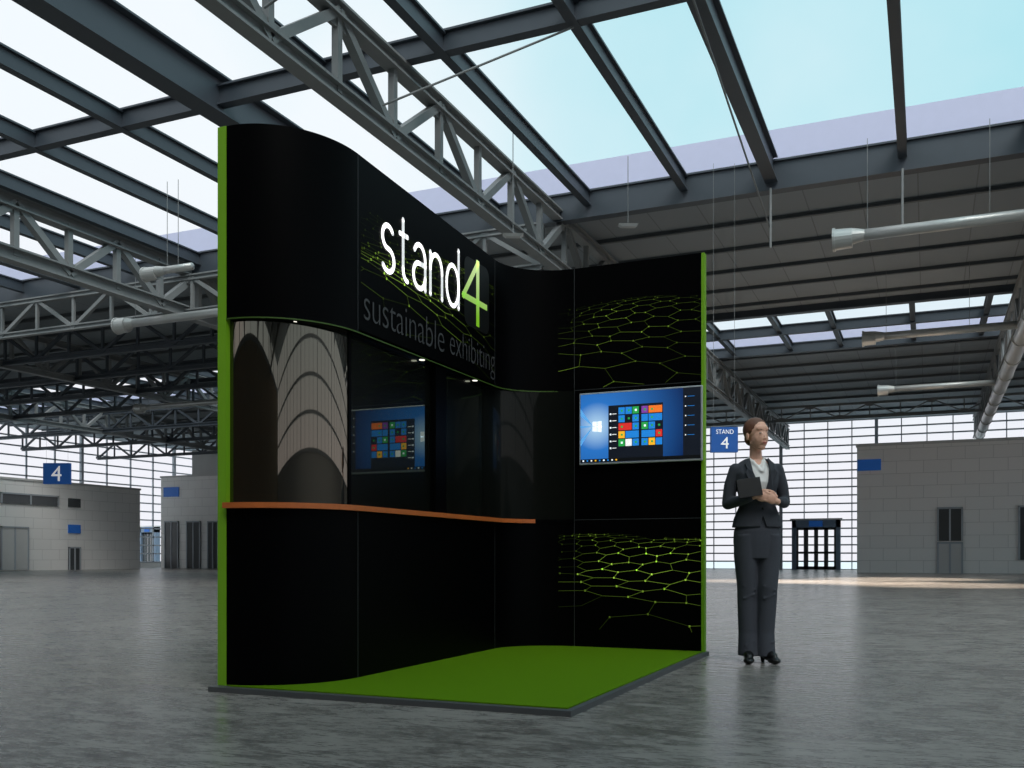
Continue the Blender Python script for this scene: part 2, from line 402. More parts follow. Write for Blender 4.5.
def flood(p):
    e=empty('flood_light','small grey flood light clipped under the roof steel','lamp',p,YAW,group='roof flood lights')
    mb=MB(); mb.add([(-.14,-.06,-.025),(.14,-.06,-.025),(.14,.06,-.025),(-.14,.06,-.025),(-.2,-.1,.025),(.2,-.1,.025),(.2,.1,.025),(-.2,.1,.025)],[[3,2,1,0],[4,5,6,7],[0,1,5,4],[1,2,6,5],[2,3,7,6],[3,0,4,7]])
    mb.obj('lamp_housing',M['lampbody'],e)
    mb=MB(); mb.cyl((0,0,.02),(0,0,8.95-p.z),.008,n=8); mb.obj('bracket',M['steel'],e)
flood(hit_t(628,226,14.5)); flood(hit_t(513,236,12.5))

# ------------------------------------------------------------ far blocks
def block(a,b,fx,label,name='service_block'):
    e=empty(name,label,'building',(a[0],a[1],0))
    mb=MB(); mb.box((0,0,0),(b[0]-a[0],b[1]-a[1],b[2])); mb.obj('body',M['blockx'] if fx else M['blocky'],e)
    mb=MB(); mb.box((-.05,-.05,b[2]),(b[0]-a[0]+.05,b[1]-a[1]+.05,b[2]+.12)); mb.obj('coping',M['colgrey'],e)
    return e,Vector((a[0],a[1],0))
def put(e,base,p0,p1,name,mt,plane,d=.06,frame=None,**k):
    mb=MB()
    lo=[min(p0[i],p1[i]) for i in range(3)]; hi=[max(p0[i],p1[i]) for i in range(3)]
    if plane=='t': lo[1]-=d; hi[1]+=.01
    else: hi[0]+=d; lo[0]-=.01
    lo[2]=max(lo[2],0)
    lo=Vector(lo)-base; hi=Vector(hi)-base
    mb.box(lo,hi,0)
    if frame:
        a,b_=(0,1) if plane=='t' else (1,0)
        w=.08
        for (l,h) in (((lo[a],lo[2]),(lo[a]+w,hi[2])),((hi[a]-w,lo[2]),(hi[a],hi[2])),((lo[a],hi[2]-w),(hi[a],hi[2])),(((lo[a]+hi[a])/2-w/2,lo[2]),((lo[a]+hi[a])/2+w/2,hi[2]))):
            A=[0,0,l[1]]; B=[0,0,h[1]]; A[a]=l[0]; B[a]=h[0]
            if plane=='t': A[1]=lo[1]-.04; B[1]=hi[1]
            else: A[0]=lo[0]; B[0]=hi[0]+.04
            mb.box(A,B,1)
    return mb.obj(name,[M[mt],M[frame] if frame else M[mt]],e,**k)
tR=45.5
p=hit_t(857,447,tR)
e,bs=block((p.x,tR),(S1-3,tR+7,p.z),True,'grey panelled service block beside the glazed far wall')
put(e,bs,hit_t(857.5,471,tR),hit_t(881,459,tR),'sign','blue','t')
put(e,bs,hit_t(937,541,tR),hit_t(963,507,tR),'window','darkglass','t',frame='mull')
put(e,bs,hit_t(937,575,tR),hit_t(963,542,tR),'door','colgrey','t',frame='mull')
put(e,bs,hit_t(1018,560,tR),hit_t(1050,505,tR),'window','darkglass','t',frame='mull')
sL=-43
pz=hit_s(100,487,sL).z
e,bs=block((sL-4,14),(sL,hit_s(140,500,sL).y,pz),False,'long grey panelled office block with small dark windows')
bs=Vector((sL-4,14,0))
put(e,bs,hit_s(0,503,sL),hit_s(58,496,sL),'window','darkglass','s',frame='mull')
put(e,bs,hit_s(68,507,sL),hit_s(80,499,sL),'window','darkglass','s')
put(e,bs,hit_s(68,533,sL),hit_s(80,525,sL),'sign','blue','s')
put(e,bs,hit_s(68,575,sL),hit_s(80,547,sL),'door','darkglass','s',frame='mull')
put(e,bs,hit_s(0,570,sL),hit_s(28,527,sL),'shutter','colgrey','s',frame='mull')
tM=47
a=hit_t(161,478,tM); b_=hit_t(330,478,tM)
e,bs=block((a.x,tM),(b_.x,tM+6,a.z),True,'small grey panelled kiosk block with dark doorways')
put(e,bs,hit_t(164,497,tM),hit_t(179,487,tM),'sign','blue','t')
for u0,u1 in ((165,179),(187,201),(208,219)):
    put(e,bs,hit_t(u0,575,tM),hit_t(u1,521,tM),'door','darkglass','t',frame='mull')
a2=hit_t(190,450,tM); mb=MB(); mb.box((a2.x-bs.x,.2,a.z+.12),(b_.x-bs.x,5,a2.z)); mb.obj('plant_room',M['colgrey'],e)
def entrance(u0,u1,v0,idx,t=T1):
    p0=hit_t(u0,575,t); p1=hit_t(u1,v0,t); w=p1.x-p0.x; h=p1.z
    e=empty('entrance_portal','blue-framed double glazed entrance doors in the far glass wall','door',(p0.x,t-.6,0),group='entrance portals')
    mb=MB(); mb.box((0,0,0),(.25,.5,h)); mb.box((w-.25,0,0),(w,.5,h)); mb.box((0,0,h-.45),(w,.5,h)); mb.obj('frame',M['bluefr'],e)
    mb=MB(); mb.box((w*.36,-.05,h-.4),(w*.64,0,h-.05)); mb.obj('sign',M['blue'],e)
    mb=MB(); mb.box((-.1,0,h),(w+.1,.6,h+.1)); mb.obj('canopy',M['colgrey'],e)
    n=4
    for i in range(n):
        x0=.25+(w-.5)*i/n; x1=.25+(w-.5)*(i+1)/n
        mb=MB()
        for A,B in (((x0,.2,.02),(x0+.12,.28,h-.45)),((x1-.12,.2,.02),(x1,.28,h-.45)),((x0,.2,.02),(x1,.28,.2)),((x0,.2,h-.6),(x1,.28,h-.45)),((x0,.2,1.0),(x1,.28,1.1))): mb.box(A,B)
        mb.obj('door_leaf',M['darkglass'],e)
entrance(793,841,520,0); entrance(144,161,527,1)
def hsign(u0,u1,v0,v1,Y,txt,label):
    X0=(u0-512)/F*Y; X1=(u1-512)/F*Y; z0=CZ+(HOR-v1)/F*Y; z1=CZ+(HOR-v0)/F*Y; w=X1-X0; h=z1-z0
    e=empty('hanging_sign',label,'sign',c2w((X0+X1)/2,Y,z0),YAW)
    mb=MB(); mb.box((-w/2,0,0),(w/2,.15,h)); mb.obj('board',M['blue'],e)
    def f(x,y): return (x,-.012,y)
    if len(txt)==1:
        t=text_mesh('4',f,w*.38,h*.72,-w*.19,h*.14); t.obj('lettering',M['signw'],e)
    else:
        t=text_mesh('STAND',f,w*.66,h*.18,-w*.33,h*.72); t.obj('lettering',M['signw'],e)
        t=text_mesh('4',f,w*.3,h*.46,-w*.15,h*.14); t.obj('lettering',M['signw'],e)
    for x in (-w*.4,w*.4):
        mb=MB(); mb.cyl((x,.07,h),(x,.07,9.0-z0),.004,n=6); mb.obj('cable',M['steel'],e)
hsign(711.5,738,427,452,20,['S','4'],'blue hanging stand-number sign with white lettering')
hsign(43,70,463,484,45,'4','blue square hanging sign with a white numeral')

# ------------------------------------------------------------ EXHIBITION STAND
st=empty('exhibition_stand','black curved exhibition stand with lime edges and copper counter','exhibition stand',(0,0,0))
ZP=.03; ZC=1.05; ZH=2.14; SA=.085; SR=.535
def top(t): return 3.25-.035*t
def arc1(rs,rt,t0=.58,n=48,s0=SA): return [(s0+rs*math.sin(a*math.pi/2/n),t0-rt*math.cos(a*math.pi/2/n)) for a in range(n+1)]
def arc2(rs,rt,t0,n=40): return [(1.12-rs*math.cos(a*math.pi/2/n),t0+rt*math.sin(a*math.pi/2/n)) for a in range(n+1)]
PA=arc1(.6-SA,.58); PB=[(.6,.58),(.6,1.2),(.6,1.9),(.6,2.6)]; PC=arc2(.52,.44,2.6); PD=[(1.12,3.04),(2.17,3.04)]
def normals(pts):
    out=[]
    for i in range(len(pts)):
        a=Vector(pts[max(0,i-1)]); b=Vector(pts[min(len(pts)-1,i+1)]); d=(b-a).normalized(); out.append(Vector((-d.y,d.x)))
    return out
def wall_strip(pts,z0,z1,th=.03,off=0,mb=None):
    mb=mb or MB(); ns=normals(pts); vs=[]
    for p,n in zip(pts,ns):
        p=Vector(p)
        a=p+n*off; b=p+n*(off+th)
        zt=z1(p.y) if callable(z1) else z1
        vs+=[(a.x,a.y,z0),(a.x,a.y,zt),(b.x,b.y,z0),(b.x,b.y,zt)]
    fs=[[0,1,3,2]]
    for i in range(len(pts)-1):
        o=i*4; fs+=[[o,o+4,o+5,o+1],[o+2,o+3,o+7,o+6],[o+1,o+5,o+7,o+3],[o,o+2,o+6,o+4]]
    o=(len(pts)-1)*4; fs.append([o,o+2,o+3,o+1]); mb.add(vs,fs); return mb
def sheet(pts,z0,z1):
    mb=MB(); vs=[]
    for p in pts: vs+=[(p[0],p[1],z0),(p[0],p[1],z1)]
    mb.add(vs,[[2*i,2*i+2,2*i+3,2*i+1] for i in range(len(pts)-1)]); return mb
for seg,nm in ((PA,'header_panel'),(PB,'header_panel'),(PC,'header_panel')):
    wall_strip(seg,ZH,top).obj(nm,M['black'],st,label='black upper fascia panel')
for seg in (PA,PB,PC):
    wall_strip(seg,ZP,ZC).obj('counter_front',M['black'],st,label='black lower counter front panel')
for z0,z1 in ((ZP,1.073),(1.077,2.138),(2.142,top)):
    wall_strip(PD,z0,z1).obj('back_panel',M['black'],st,label='black panel of the stand end wall')
RA=arc1(SR-SA,.55); RB=[(SR,.58),(SR,1.2),(SR,1.9),(SR,2.5)]; RC=arc2(1.12-SR,.535,2.5)
for seg,g in ((RA,'gloss'),(RB,'gloss2'),(RC,'gloss3')):
    sheet(seg,ZC+.03,ZH).obj('recess_panel',M[g],st,True,label='glossy black mirror-like recessed panel')
def band(outer,inner,z0,z1):
    mb=MB(); n=len(outer); vs=[]
    for a,b in zip(outer,inner): vs+=[(a[0],a[1],z0),(a[0],a[1],z1),(b[0],b[1],z0),(b[0],b[1],z1)]
    fs=[[0,1,3,2]]
    for i in range(n-1):
        o=i*4; fs+=[[o,o+4,o+5,o+1],[o+2,o+3,o+7,o+6],[o+1,o+5,o+7,o+3],[o,o+2,o+6,o+4]]
    o=(n-1)*4; fs.append([o,o+2,o+3,o+1]); mb.add(vs,fs); return mb
def resample(pts,n):
    ds=[0]
    for a,b in zip(pts[:-1],pts[1:]): ds.append(ds[-1]+math.dist(a,b))
    out=[]
    for i in range(n):
        d=ds[-1]*i/(n-1); j=0
        while j<len(ds)-2 and ds[j+1]<d: j+=1
        k_=(d-ds[j])/max(1e-9,ds[j+1]-ds[j]); out.append((pts[j][0]+(pts[j+1][0]-pts[j][0])*k_,pts[j][1]+(pts[j+1][1]-pts[j][1])*k_))
    return out
OUT=[];INN=[]
PB2=[(.6,.58),(.6,2.6)]; RB2=[(SR,.58),(SR,2.5)]
for o_,i_ in ((PA,RA),(PB2,RB2),(PC,RC)):
    a,b=resample(o_,24),resample(i_,24); OUT+=a[(1 if OUT else 0):]; INN+=b[(1 if INN else 0):]
band(OUT,INN,ZH,ZH+.02).obj('soffit',M['black'],st)
ns=normals(OUT); n_=len(OUT); KE=int(n_*.87)
def ovh(k0,i): return k0*(1 if i<n_*.74 else max(0,(KE-1-i)/(KE-n_*.74)))
CO=[(p[0]-n.x*ovh(.04,i),p[1]-n.y*ovh(.04,i)) for i,(p,n) in enumerate(zip(OUT,ns))][:KE]
CI=[(p[0],p[1]) for p in INN][:KE]
band(CO,CI,ZC,ZC+.032).obj('counter_top',M['wood'],st,label='copper-brown counter shelf with rounded front')
band(OUT[KE-1:],INN[KE-1:],ZC,ZC+.03).obj('ledge',M['black'],st,label='black ledge beyond the counter end')
TO=[(p[0]-n.x*.004,p[1]-n.y*.004) for p,n in zip(OUT,ns)]
band(TO,OUT,ZH-.004,ZH+.004).obj('edge_trim',M['limedim'],st,label='thin green edge line')
def seam(a,b):
    mb=MB(); mb.box(a,b); mb.obj('panel_seam',M['seam'],st)
for (x,y) in ((.6,.58),(.6,2.6)):
    seam((x-.001,y-.003,ZP),(x+.0015,y+.003,ZC)); seam((x-.001,y-.003,ZH),(x+.0015,y+.003,top(y)))
seam((1.117,3.037,ZP),(1.123,3.0405,top(3.04)))
seam((1.12,3.0375,1.072),(2.17,3.0405,1.078)); seam((1.12,3.0375,2.137),(2.17,3.0405,2.143))
mb=MB(); mb.box((SR,1.63,ZC+.032),(SR+.045,1.79,ZH)); mb.obj('post',M['black'],st)
mb=MB(); mb.box((SR-.01,.57,ZC+.032),(SR+.006,.60,ZH)); mb.obj('post',M['black'],st)
mb=MB(); mb.add([(.025,-.005,ZP),(SA,-.005,ZP),(SA,3.1,ZP),(.025,3.1,ZP),(.025,-.005,top(0)),(SA,-.005,top(0)),(SA,3.1,top(3.1)),(.025,3.1,top(3.1))],
   [[3,2,1,0],[4,5,6,7],[0,1,5,4],[1,2,6,5],[2,3,7,6],[3,0,4,7]]); mb.obj('side_panel',M['lime'],st,label='lime green outer side panel')
mb=MB(); mb.box((SA,3.075,ZP),(2.17,3.1,top(3.1))); mb.obj('rear_panel',M['lime'],st,label='lime green rear panel')
mb=MB(); mb.box((2.17,3.035,ZP),(2.195,3.1,top(3.1))); mb.obj('edge_strip',M['lime'],st,label='lime green vertical end edge')
mb=MB(); mb.box((.015,-.075,0),(2.215,3.11,.029)); mb.obj('platform',M['plinth'],st,label='low grey platform')
poly=[(p[0]+.002,p[1]-.002) for p in OUT]+[(2.18,3.03),(2.18,-.025),(OUT[0][0]+.05,-.025)]
mb=MB(); k_=len(poly); mb.add([(x,y,.0295) for x,y in poly]+[(x,y,.036) for x,y in poly],[list(range(k_))[::-1],list(range(k_,2*k_))]+[[i,(i+1)%k_,k_+(i+1)%k_,k_+i] for i in range(k_)])
mb.obj('carpet',M['carpet'],st,label='bright green carpet')
for (s_,t_) in ((.40,.215),(.567,1.45),(.567,2.3)):
    mb=MB(); mb.cyl((s_,t_,ZH-.004),(s_,t_,ZH),.02,n=16); mb.obj('downlight',M['lamp'],st,label='small round recessed downlight')

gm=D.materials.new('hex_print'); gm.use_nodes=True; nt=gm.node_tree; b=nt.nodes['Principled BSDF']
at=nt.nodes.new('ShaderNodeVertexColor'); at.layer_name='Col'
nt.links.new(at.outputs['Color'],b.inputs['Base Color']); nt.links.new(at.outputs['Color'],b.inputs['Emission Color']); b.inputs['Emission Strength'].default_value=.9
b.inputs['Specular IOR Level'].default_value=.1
def hexnet(w,h,mapf,seed,hc,horizon,amp,lw,fade=1,dmin=.8,dmax=5,lim=lambda x,y:1,yaw=0,wx=.9,sz=.2):
    rnd=random.Random(seed); mb=MB(); cols=[]
    cy_,sy_=math.cos(yaw),math.sin(yaw)
    def prj(a,b0):
        h1=math.sin(a*127.1+b0*311.7)*43758.5; h2=math.sin(a*269.5+b0*183.3)*24634.6
        a+=(h1-math.floor(h1)-.5)*sz*.34; b0+=(h2-math.floor(h2)-.5)*sz*.34
        a2=a*cy_-(b0-2)*sy_; b=2+a*sy_+(b0-2)*cy_
        if b<.25: return None
        hh=amp*math.sin(a2*1.3+seed)*math.cos(b*1.0+seed*2)+amp*.6*math.sin(b*2.1+a2*.9)
        return (w*.5+a2/b*w*wx, horizon-(hc-hh)/b*h, b)
    segs={}
    for i in range(-26,27):
        for j in range(-8,40):
            cx=i*sz*math.sqrt(3)+(j%2)*sz*math.sqrt(3)/2; cy=dmin+j*sz*1.5
            pts=[(cx+sz*math.sin(q*math.pi/3),cy+sz*math.cos(q*math.pi/3)) for q in range(6)]
            for q in range(6):
                A=pts[q];B=pts[(q+1)%6]
                ka=(round(A[0],3),round(A[1],3)); kb=(round(B[0],3),round(B[1],3))
                segs[tuple(sorted((ka,kb)))]=1
    def inside(p): return 0<=p[0]<=w and 0<=p[1]<=h
    def clip(p,q):
        ip,iq=inside(p),inside(q)
        if ip and iq: return p,q
        if not ip and not iq: return None
        a,b=(p,q) if ip else (q,p)
        lo,hi=0,1
        for _ in range(14):
            m_=(lo+hi)/2; x=(a[0]+(b[0]-a[0])*m_,a[1]+(b[1]-a[1])*m_)
            if inside(x): lo=m_
            else: hi=m_
        return a,(a[0]+(b[0]-a[0])*lo,a[1]+(b[1]-a[1])*lo)
    def quad(p,q,wd,c):
        d=Vector((q[0]-p[0],q[1]-p[1]))
        if d.length<1e-4: return
        d.normalize(); nn=Vector((-d.y,d.x))*wd/2
        mb.add([mapf(p[0]+nn.x,p[1]+nn.y),mapf(q[0]+nn.x,q[1]+nn.y),mapf(q[0]-nn.x,q[1]-nn.y),mapf(p[0]-nn.x,p[1]-nn.y)],[[0,1,2,3]]); cols.append(c)
    green=lin((150,186,66))[:3]
    for (A,B) in segs:
        p=prj(*A); q=prj(*B)
        if not p or not q or p[2]>dmax: continue
        cl=clip(p,q)
        if not cl: continue
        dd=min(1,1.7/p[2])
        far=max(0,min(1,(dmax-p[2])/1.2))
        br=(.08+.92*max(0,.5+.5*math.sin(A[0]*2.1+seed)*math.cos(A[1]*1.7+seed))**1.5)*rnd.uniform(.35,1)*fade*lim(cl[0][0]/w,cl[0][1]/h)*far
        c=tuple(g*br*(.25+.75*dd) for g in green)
        if br<.02: continue
        m_=((cl[0][0]+cl[1][0])/2,(cl[0][1]+cl[1][1])/2)
        quad(cl[0],m_,lw*(.5+.5*dd),c); quad(m_,cl[1],lw*(.5+.5*dd),c)
        if rnd.random()<.6 and inside(p):
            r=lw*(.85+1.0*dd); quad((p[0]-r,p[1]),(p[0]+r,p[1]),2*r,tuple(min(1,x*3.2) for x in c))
    o=mb.obj('printed_pattern',gm,st,label='glowing green hexagon mesh print')
    ca=o.data.color_attributes.new('Col','FLOAT_COLOR','CORNER')
    for p,c in zip(o.data.polygons,cols):
        for li in p.loop_indices: ca.data[li].color=(*c,1)
    return o
def bw(zz):
    def f(x,y):
        s_=.985+x
        if s_>=1.12: return (s_,3.0355,zz+y)
        return (s_+.001,2.6+.44*math.sqrt(max(0,1-((1.12-s_)/.52)**2))-.0045,zz+y)
    return f
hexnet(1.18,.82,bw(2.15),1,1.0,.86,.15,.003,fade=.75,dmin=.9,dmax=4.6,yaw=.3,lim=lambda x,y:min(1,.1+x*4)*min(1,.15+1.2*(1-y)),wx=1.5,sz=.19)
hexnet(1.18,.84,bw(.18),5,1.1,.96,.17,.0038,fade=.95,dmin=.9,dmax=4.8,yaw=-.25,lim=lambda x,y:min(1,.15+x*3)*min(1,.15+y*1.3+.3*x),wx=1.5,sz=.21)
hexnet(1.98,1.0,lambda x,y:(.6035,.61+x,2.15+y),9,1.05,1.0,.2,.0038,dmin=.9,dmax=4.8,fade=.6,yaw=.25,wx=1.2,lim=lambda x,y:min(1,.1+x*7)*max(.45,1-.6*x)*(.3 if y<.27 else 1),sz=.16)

# logo
lx=.606
ft=lambda x,y:(lx,x,y)
for g_ in stroke_text('stand',ft,1.09,.295,.85,2.605,.034,.30): g_.obj('logo_letter',M['white'],st,label='white rounded logo letter')
text_mesh('sustainable',ft,1.07,.20,.64,2.235,off=-.014,sp=.97).obj('slogan_lettering',M['grey_txt'],st,label='dark grey slogan lettering')
text_mesh('exhibiting',ft,.79,.25,1.80,2.185,off=-.014,sp=.97).obj('slogan_lettering',M['grey_txt'],st,label='dark grey slogan lettering')
def rbox(t0,t1,z0,z1,r,x):
    pts=[]
    for (cx,cy,a0) in ((t1-r,z1-r,0),(t0+r,z1-r,90),(t0+r,z0+r,180),(t1-r,z0+r,270)):
        for a in range(0,91,15): pts.append((x,cx+r*math.cos(math.radians(a0+a)),cy+r*math.sin(math.radians(a0+a))))
    mb=MB(); mb.add(pts,[list(range(len(pts)))]); return mb
rbox(2.04,2.48,2.52,3.04,.07,.6045).obj('logo_box',M['logo_box'],st)
gl=D.materials.new('logo_gradient'); gl.use_nodes=True; nt=gl.node_tree; b=nt.nodes['Principled BSDF']
tc=nt.nodes.new('ShaderNodeTexCoord'); sp=nt.nodes.new('ShaderNodeSeparateXYZ'); nt.links.new(tc.outputs['Object'],sp.inputs[0])
mr=nt.nodes.new('ShaderNodeMapRange'); mr.inputs['From Min'].default_value=2.62; mr.inputs['From Max'].default_value=3.05; nt.links.new(sp.outputs[2],mr.inputs['Value'])
cr=nt.nodes.new('ShaderNodeValToRGB'); cr.color_ramp.elements[0].color=lin((126,184,38)); cr.color_ramp.elements[1].color=lin((220,236,170))
nt.links.new(mr.outputs[0],cr.inputs[0]); nt.links.new(cr.outputs[0],b.inputs['Base Color']); nt.links.new(cr.outputs[0],b.inputs['Emission Color']); b.inputs['Emission Strength'].default_value=.5
mb=MB()
def stroke(p,q,w=.046):
    d=Vector((q[0]-p[0],q[1]-p[1])).normalized(); nn=Vector((-d.y,d.x))*w/2; e_=d*w*.45
    P=(p[0]-e_.x,p[1]-e_.y);Q=(q[0]+e_.x,q[1]+e_.y)
    mb.add([(lx,P[0]+nn.x,P[1]+nn.y),(lx,Q[0]+nn.x,Q[1]+nn.y),(lx,Q[0]-nn.x,Q[1]-nn.y),(lx,P[0]-nn.x,P[1]-nn.y)],[[0,1,2,3]])
stroke((2.27,3.03),(2.02,2.73)); stroke((2.02,2.73),(2.42,2.73)); stroke((2.27,3.03),(2.27,2.57),.055)
mb.obj('logo_numeral',gl,st,label='lime green numeral of the logo')

# ------------------------------------------------------------ TV
tv=empty('wall_monitor','wide flat-screen monitor showing a blue computer desktop, mounted on end wall','monitor',(1.175,3.034,1.52))
TW,TH=1.01,.585
mb=MB(); mb.box((0,-.032,0),(TW,-.0,TH)); o=mb.obj('casing',mat('tv_casing',(190,194,198),.35,metal=.4),tv)
bv=o.modifiers.new('b','BEVEL'); bv.width=.005; bv.segments=2
sm=D.materials.new('desktop_blue'); sm.use_nodes=True; nt=sm.node_tree; b=nt.nodes['Principled BSDF']; b.inputs['Base Color'].default_value=(0,0,0,1); b.inputs['Roughness'].default_value=.2
tc=nt.nodes.new('ShaderNodeTexCoord'); vd=nt.nodes.new('ShaderNodeVectorMath'); vd.operation='DISTANCE'; vd.inputs[1].default_value=(.15,0,.31)
nt.links.new(tc.outputs['Object'],vd.inputs[0]); cr=nt.nodes.new('ShaderNodeValToRGB')
cr.color_ramp.elements[0].color=lin((190,228,252)); cr.color_ramp.elements[1].color=lin((8,28,74)); cr.color_ramp.elements[1].position=.8
el=cr.color_ramp.elements.new(.2); el.color=lin((44,118,200))
nt.links.new(vd.outputs['Value'],cr.inputs[0]); nt.links.new(cr.outputs[0],b.inputs['Emission Color']); b.inputs['Emission Strength'].default_value=.95
def em(name,c,k=.9):
    return mat(name,c,.4,emit=k)
smats=[sm,em('scr_glass',(235,245,255)),em('scr_menu',(18,24,36),.5),em('scr_t1',(30,120,200)),em('scr_t2',(200,45,40)),em('scr_t3',(40,150,70)),em('scr_t4',(235,170,40)),em('scr_t5',(230,230,230)),em('scr_t6',(120,60,150)),em('scr_t7',(225,110,40)),em('scr_task',(8,10,14),.3),em('scr_beam',(88,160,225),.8)]
mb=MB(); Y0=-.0335
def q(x0,z0,x1,z1,y,mi): mb.add([(x0,y,z0),(x1,y,z0),(x1,y,z1),(x0,y,z1)],[[0,1,2,3]],mi)
q(.012,.018,TW-.012,TH-.012,Y0,0)
q(.012,.018,TW-.012,.045,Y0-.001,10)
for za,zb_ in ((.40,.46),(.30,.32),(.15,.20)):
    mb.add([(.12,Y0-.0005,.31),(.012,Y0-.0005,za),(.012,Y0-.0005,zb_)],[[0,1,2]],11)
for a,b_ in ((0,0),(1,0),(0,1),(1,1)):
    x0=.115+a*.041; z0=.27+b_*.041
    mb.add([(x0,Y0-.001,z0-(a*.005)),(x0+.037,Y0-.001,z0-.005*(a+1)),(x0+.037,Y0-.001,z0+.037+.003*a),(x0,Y0-.001,z0+.037)],[[0,1,2,3]],1)
q(.25,.045,.70,.47,Y0-.001,2)
rnd=random.Random(7)
cols=[3,3,5,3,2,3,4,3,6,3,5,7,3,8,9]
c_=0
for gx,(x0,nx) in enumerate(((.335,3),(.525,3))):
    for j in range(5):
        i=0
        while i<nx:
            wq=2 if (i<nx-1 and rnd.random()<.3) else 1
            xx=x0+i*.058; zz=.395-j*.064
            q(xx,zz,xx+.058*wq-.006,zz+.056,Y0-.0015,cols[c_%15])
            if rnd.random()<.6: q(xx+.02,zz+.02,xx+.036,zz+.036,Y0-.002,5 if cols[c_%15]!=5 else 1)
            c_+=1; i+=wq
for j in range(6): q(.262,.12+j*.055,.275,.133+j*.055,Y0-.0015,1); q(.283,.124+j*.055,.318,.129+j*.055,Y0-.0015,7)
for i_ in range(9): q(.03+i_*.035,.026,.043+i_*.035,.038,Y0-.0015,[1,3,7,6,3][i_%5])
q(.86,.045,TW-.012,.573,Y0-.001,2)
for i_ in range(5): q(.875,.5-i_*.075,.884,.509-i_*.075,Y0-.0015,7); q(.895,.503-i_*.075,.95,.506-i_*.075,Y0-.0015,3)
mb.obj('screen',smats,tv,label='lit blue computer desktop with coloured tiles')

#==PERSON
wp=c2w((757-512)/F*7.0,7.0,0)
W=empty('person','standing in dark trouser suit and white blouse, holding black folder','person',wp,YAW)
C.view_layer.update()
skin=mat('skin',(230,178,154),.5,noise=.04,nscale=30)
suit=mat('suit_cloth',(56,59,67),.85,noise=.15,nscale=120,bump=.2,bscale=200)
trous=mat('trouser_cloth',(62,65,74),.85,noise=.15,nscale=120,bump=.2,bscale=200)
lapm=mat('lapel_cloth',(44,47,55),.8)
shirt=mat('blouse',(238,236,234),.8)
hairm=mat('hair_brown',(104,64,44),.5,noise=.35,nscale=60,stretch=(1,1,5))
browm=mat('brow_brown',(140,98,78),.6)
shoe=mat('shoe_leather',(18,18,20),.3)
lipm=mat('lips',(190,112,102),.5); eyew=mat('eye_white',(210,190,178),.4); eyed=mat('iris',(60,46,40),.3)
HY=math.radians(22); HK=1.08
HC=Vector((.0,-.008,1.655))
RH=Matrix.Rotation(HY,3,'Z')
def hp(x,y,z): return HC+RH@(Vector((x,y,z))*HK)
def hr(*r): return tuple(x*HK for x in r)
mb=MB()
mb.ell(hp(0,.014,.03),hr(.070,.09,.083),RH); mb.ell(hp(0,-.022,-.02),hr(.057,.062,.08),RH); mb.ell(hp(0,-.048,-.083),hr(.025,.026,.022),RH)
mb.cap(hp(-.043,0,-.055),.016,hp(-.012,-.048,-.088),.014); mb.cap(hp(.043,0,-.055),.016,hp(.012,-.048,-.088),.014)
mb.cap(hp(0,-.074,.012),.0055,hp(0,-.088,-.026),.0078); mb.ell(hp(-.008,-.081,-.03),hr(.006,.009,.005),RH); mb.ell(hp(.008,-.081,-.03),hr(.006,.009,.005),RH)
mb.ell(hp(0,-.056,.040),hr(.048,.020,.026),RH)
mb.ell(hp(.031,-.045,-.028),hr(.022,.021,.028),RH); mb.ell(hp(-.031,-.045,-.028),hr(.022,.021,.028),RH)
mb.ell(hp(0,-.070,-.056),hr(.022,.014,.016),RH)
for sx in (-1,1): mb.ell(hp(sx*.072,.012,-.01),hr(.008,.016,.028),RH)
mb.cap((0,.028,1.46),.047,hp(0,.022,-.05),.041)
mb.loft([(0,.02,.98,.14,.09),(0,.02,1.15,.10,.07),(0,.015,1.3,.12,.08),(0,.02,1.42,.12,.065),(0,.025,1.475,.07,.05)])
for h_,k2,a_ in (((-.07,.02,.96),(-.065,0,.52),(-.055,.02,.11)),((.08,.02,.96),(.072,0,.52),(.062,.03,.11))):
    mb.chain([(h_,.078),(k2,.048),(a_,.032)])
mb.chain([((-.055,.02,.1),.03),((-.07,-.07,.04),.02)]); mb.chain([((.062,.02,.1),.028),((.085,-.07,.04),.018)])
sh_l=(-.15,.02,1.41);el_l=(-.205,.03,1.155);wr_l=(-.055,-.165,1.205)
sh_r=(.15,.02,1.41);el_r=(.205,.03,1.165);wr_r=(.105,-.16,1.165)
mb.chain([(sh_l,.038),(el_l,.032),(wr_l,.022)]); mb.chain([(sh_r,.038),(el_r,.032),(wr_r,.022)])
def hand(mb,w,dirn,side,curl):
    w=Vector(w); d=Vector(dirn).normalized(); s_=Vector(side).normalized(); s_=(s_-d*s_.dot(d)).normalized(); c=Vector(curl).normalized()
    palm=w+d*.048
    rot=Matrix((d,s_,d.cross(s_))).transposed()
    mb.ell(palm,(.048,.037,.016),rot)
    for off,ln in ((-.029,.062),(-.0095,.074),(.0105,.069),(.029,.054)):
        b0=w+d*.078+s_*off*.92; b1=b0+d*ln*.45+c*.008+s_*off*.1; b2=b1+d*ln*.3+c*.016; b3=b2+d*ln*.12+c*.02
        mb.chain([(b0,.0086),(b1,.008),(b2,.0074),(b3,.0066)])
    t0=w+d*.025-s_*.03; t1=t0+d*.03-s_*.02+c*.006; t2=t1+d*.028-s_*.002+c*.008
    mb.chain([(t0,.012),(t1,.0102),(t2,.0086)])
hand(mb,wr_l,(.95,-.15,-.12),(0,.15,-1),(.3,.9,-.1))
hand(mb,wr_r,(-.85,-.25,.35),(-.25,.1,-1),(-.3,.8,0))
body=mb.obj('body',skin,W); remesh(body,.0042,4)
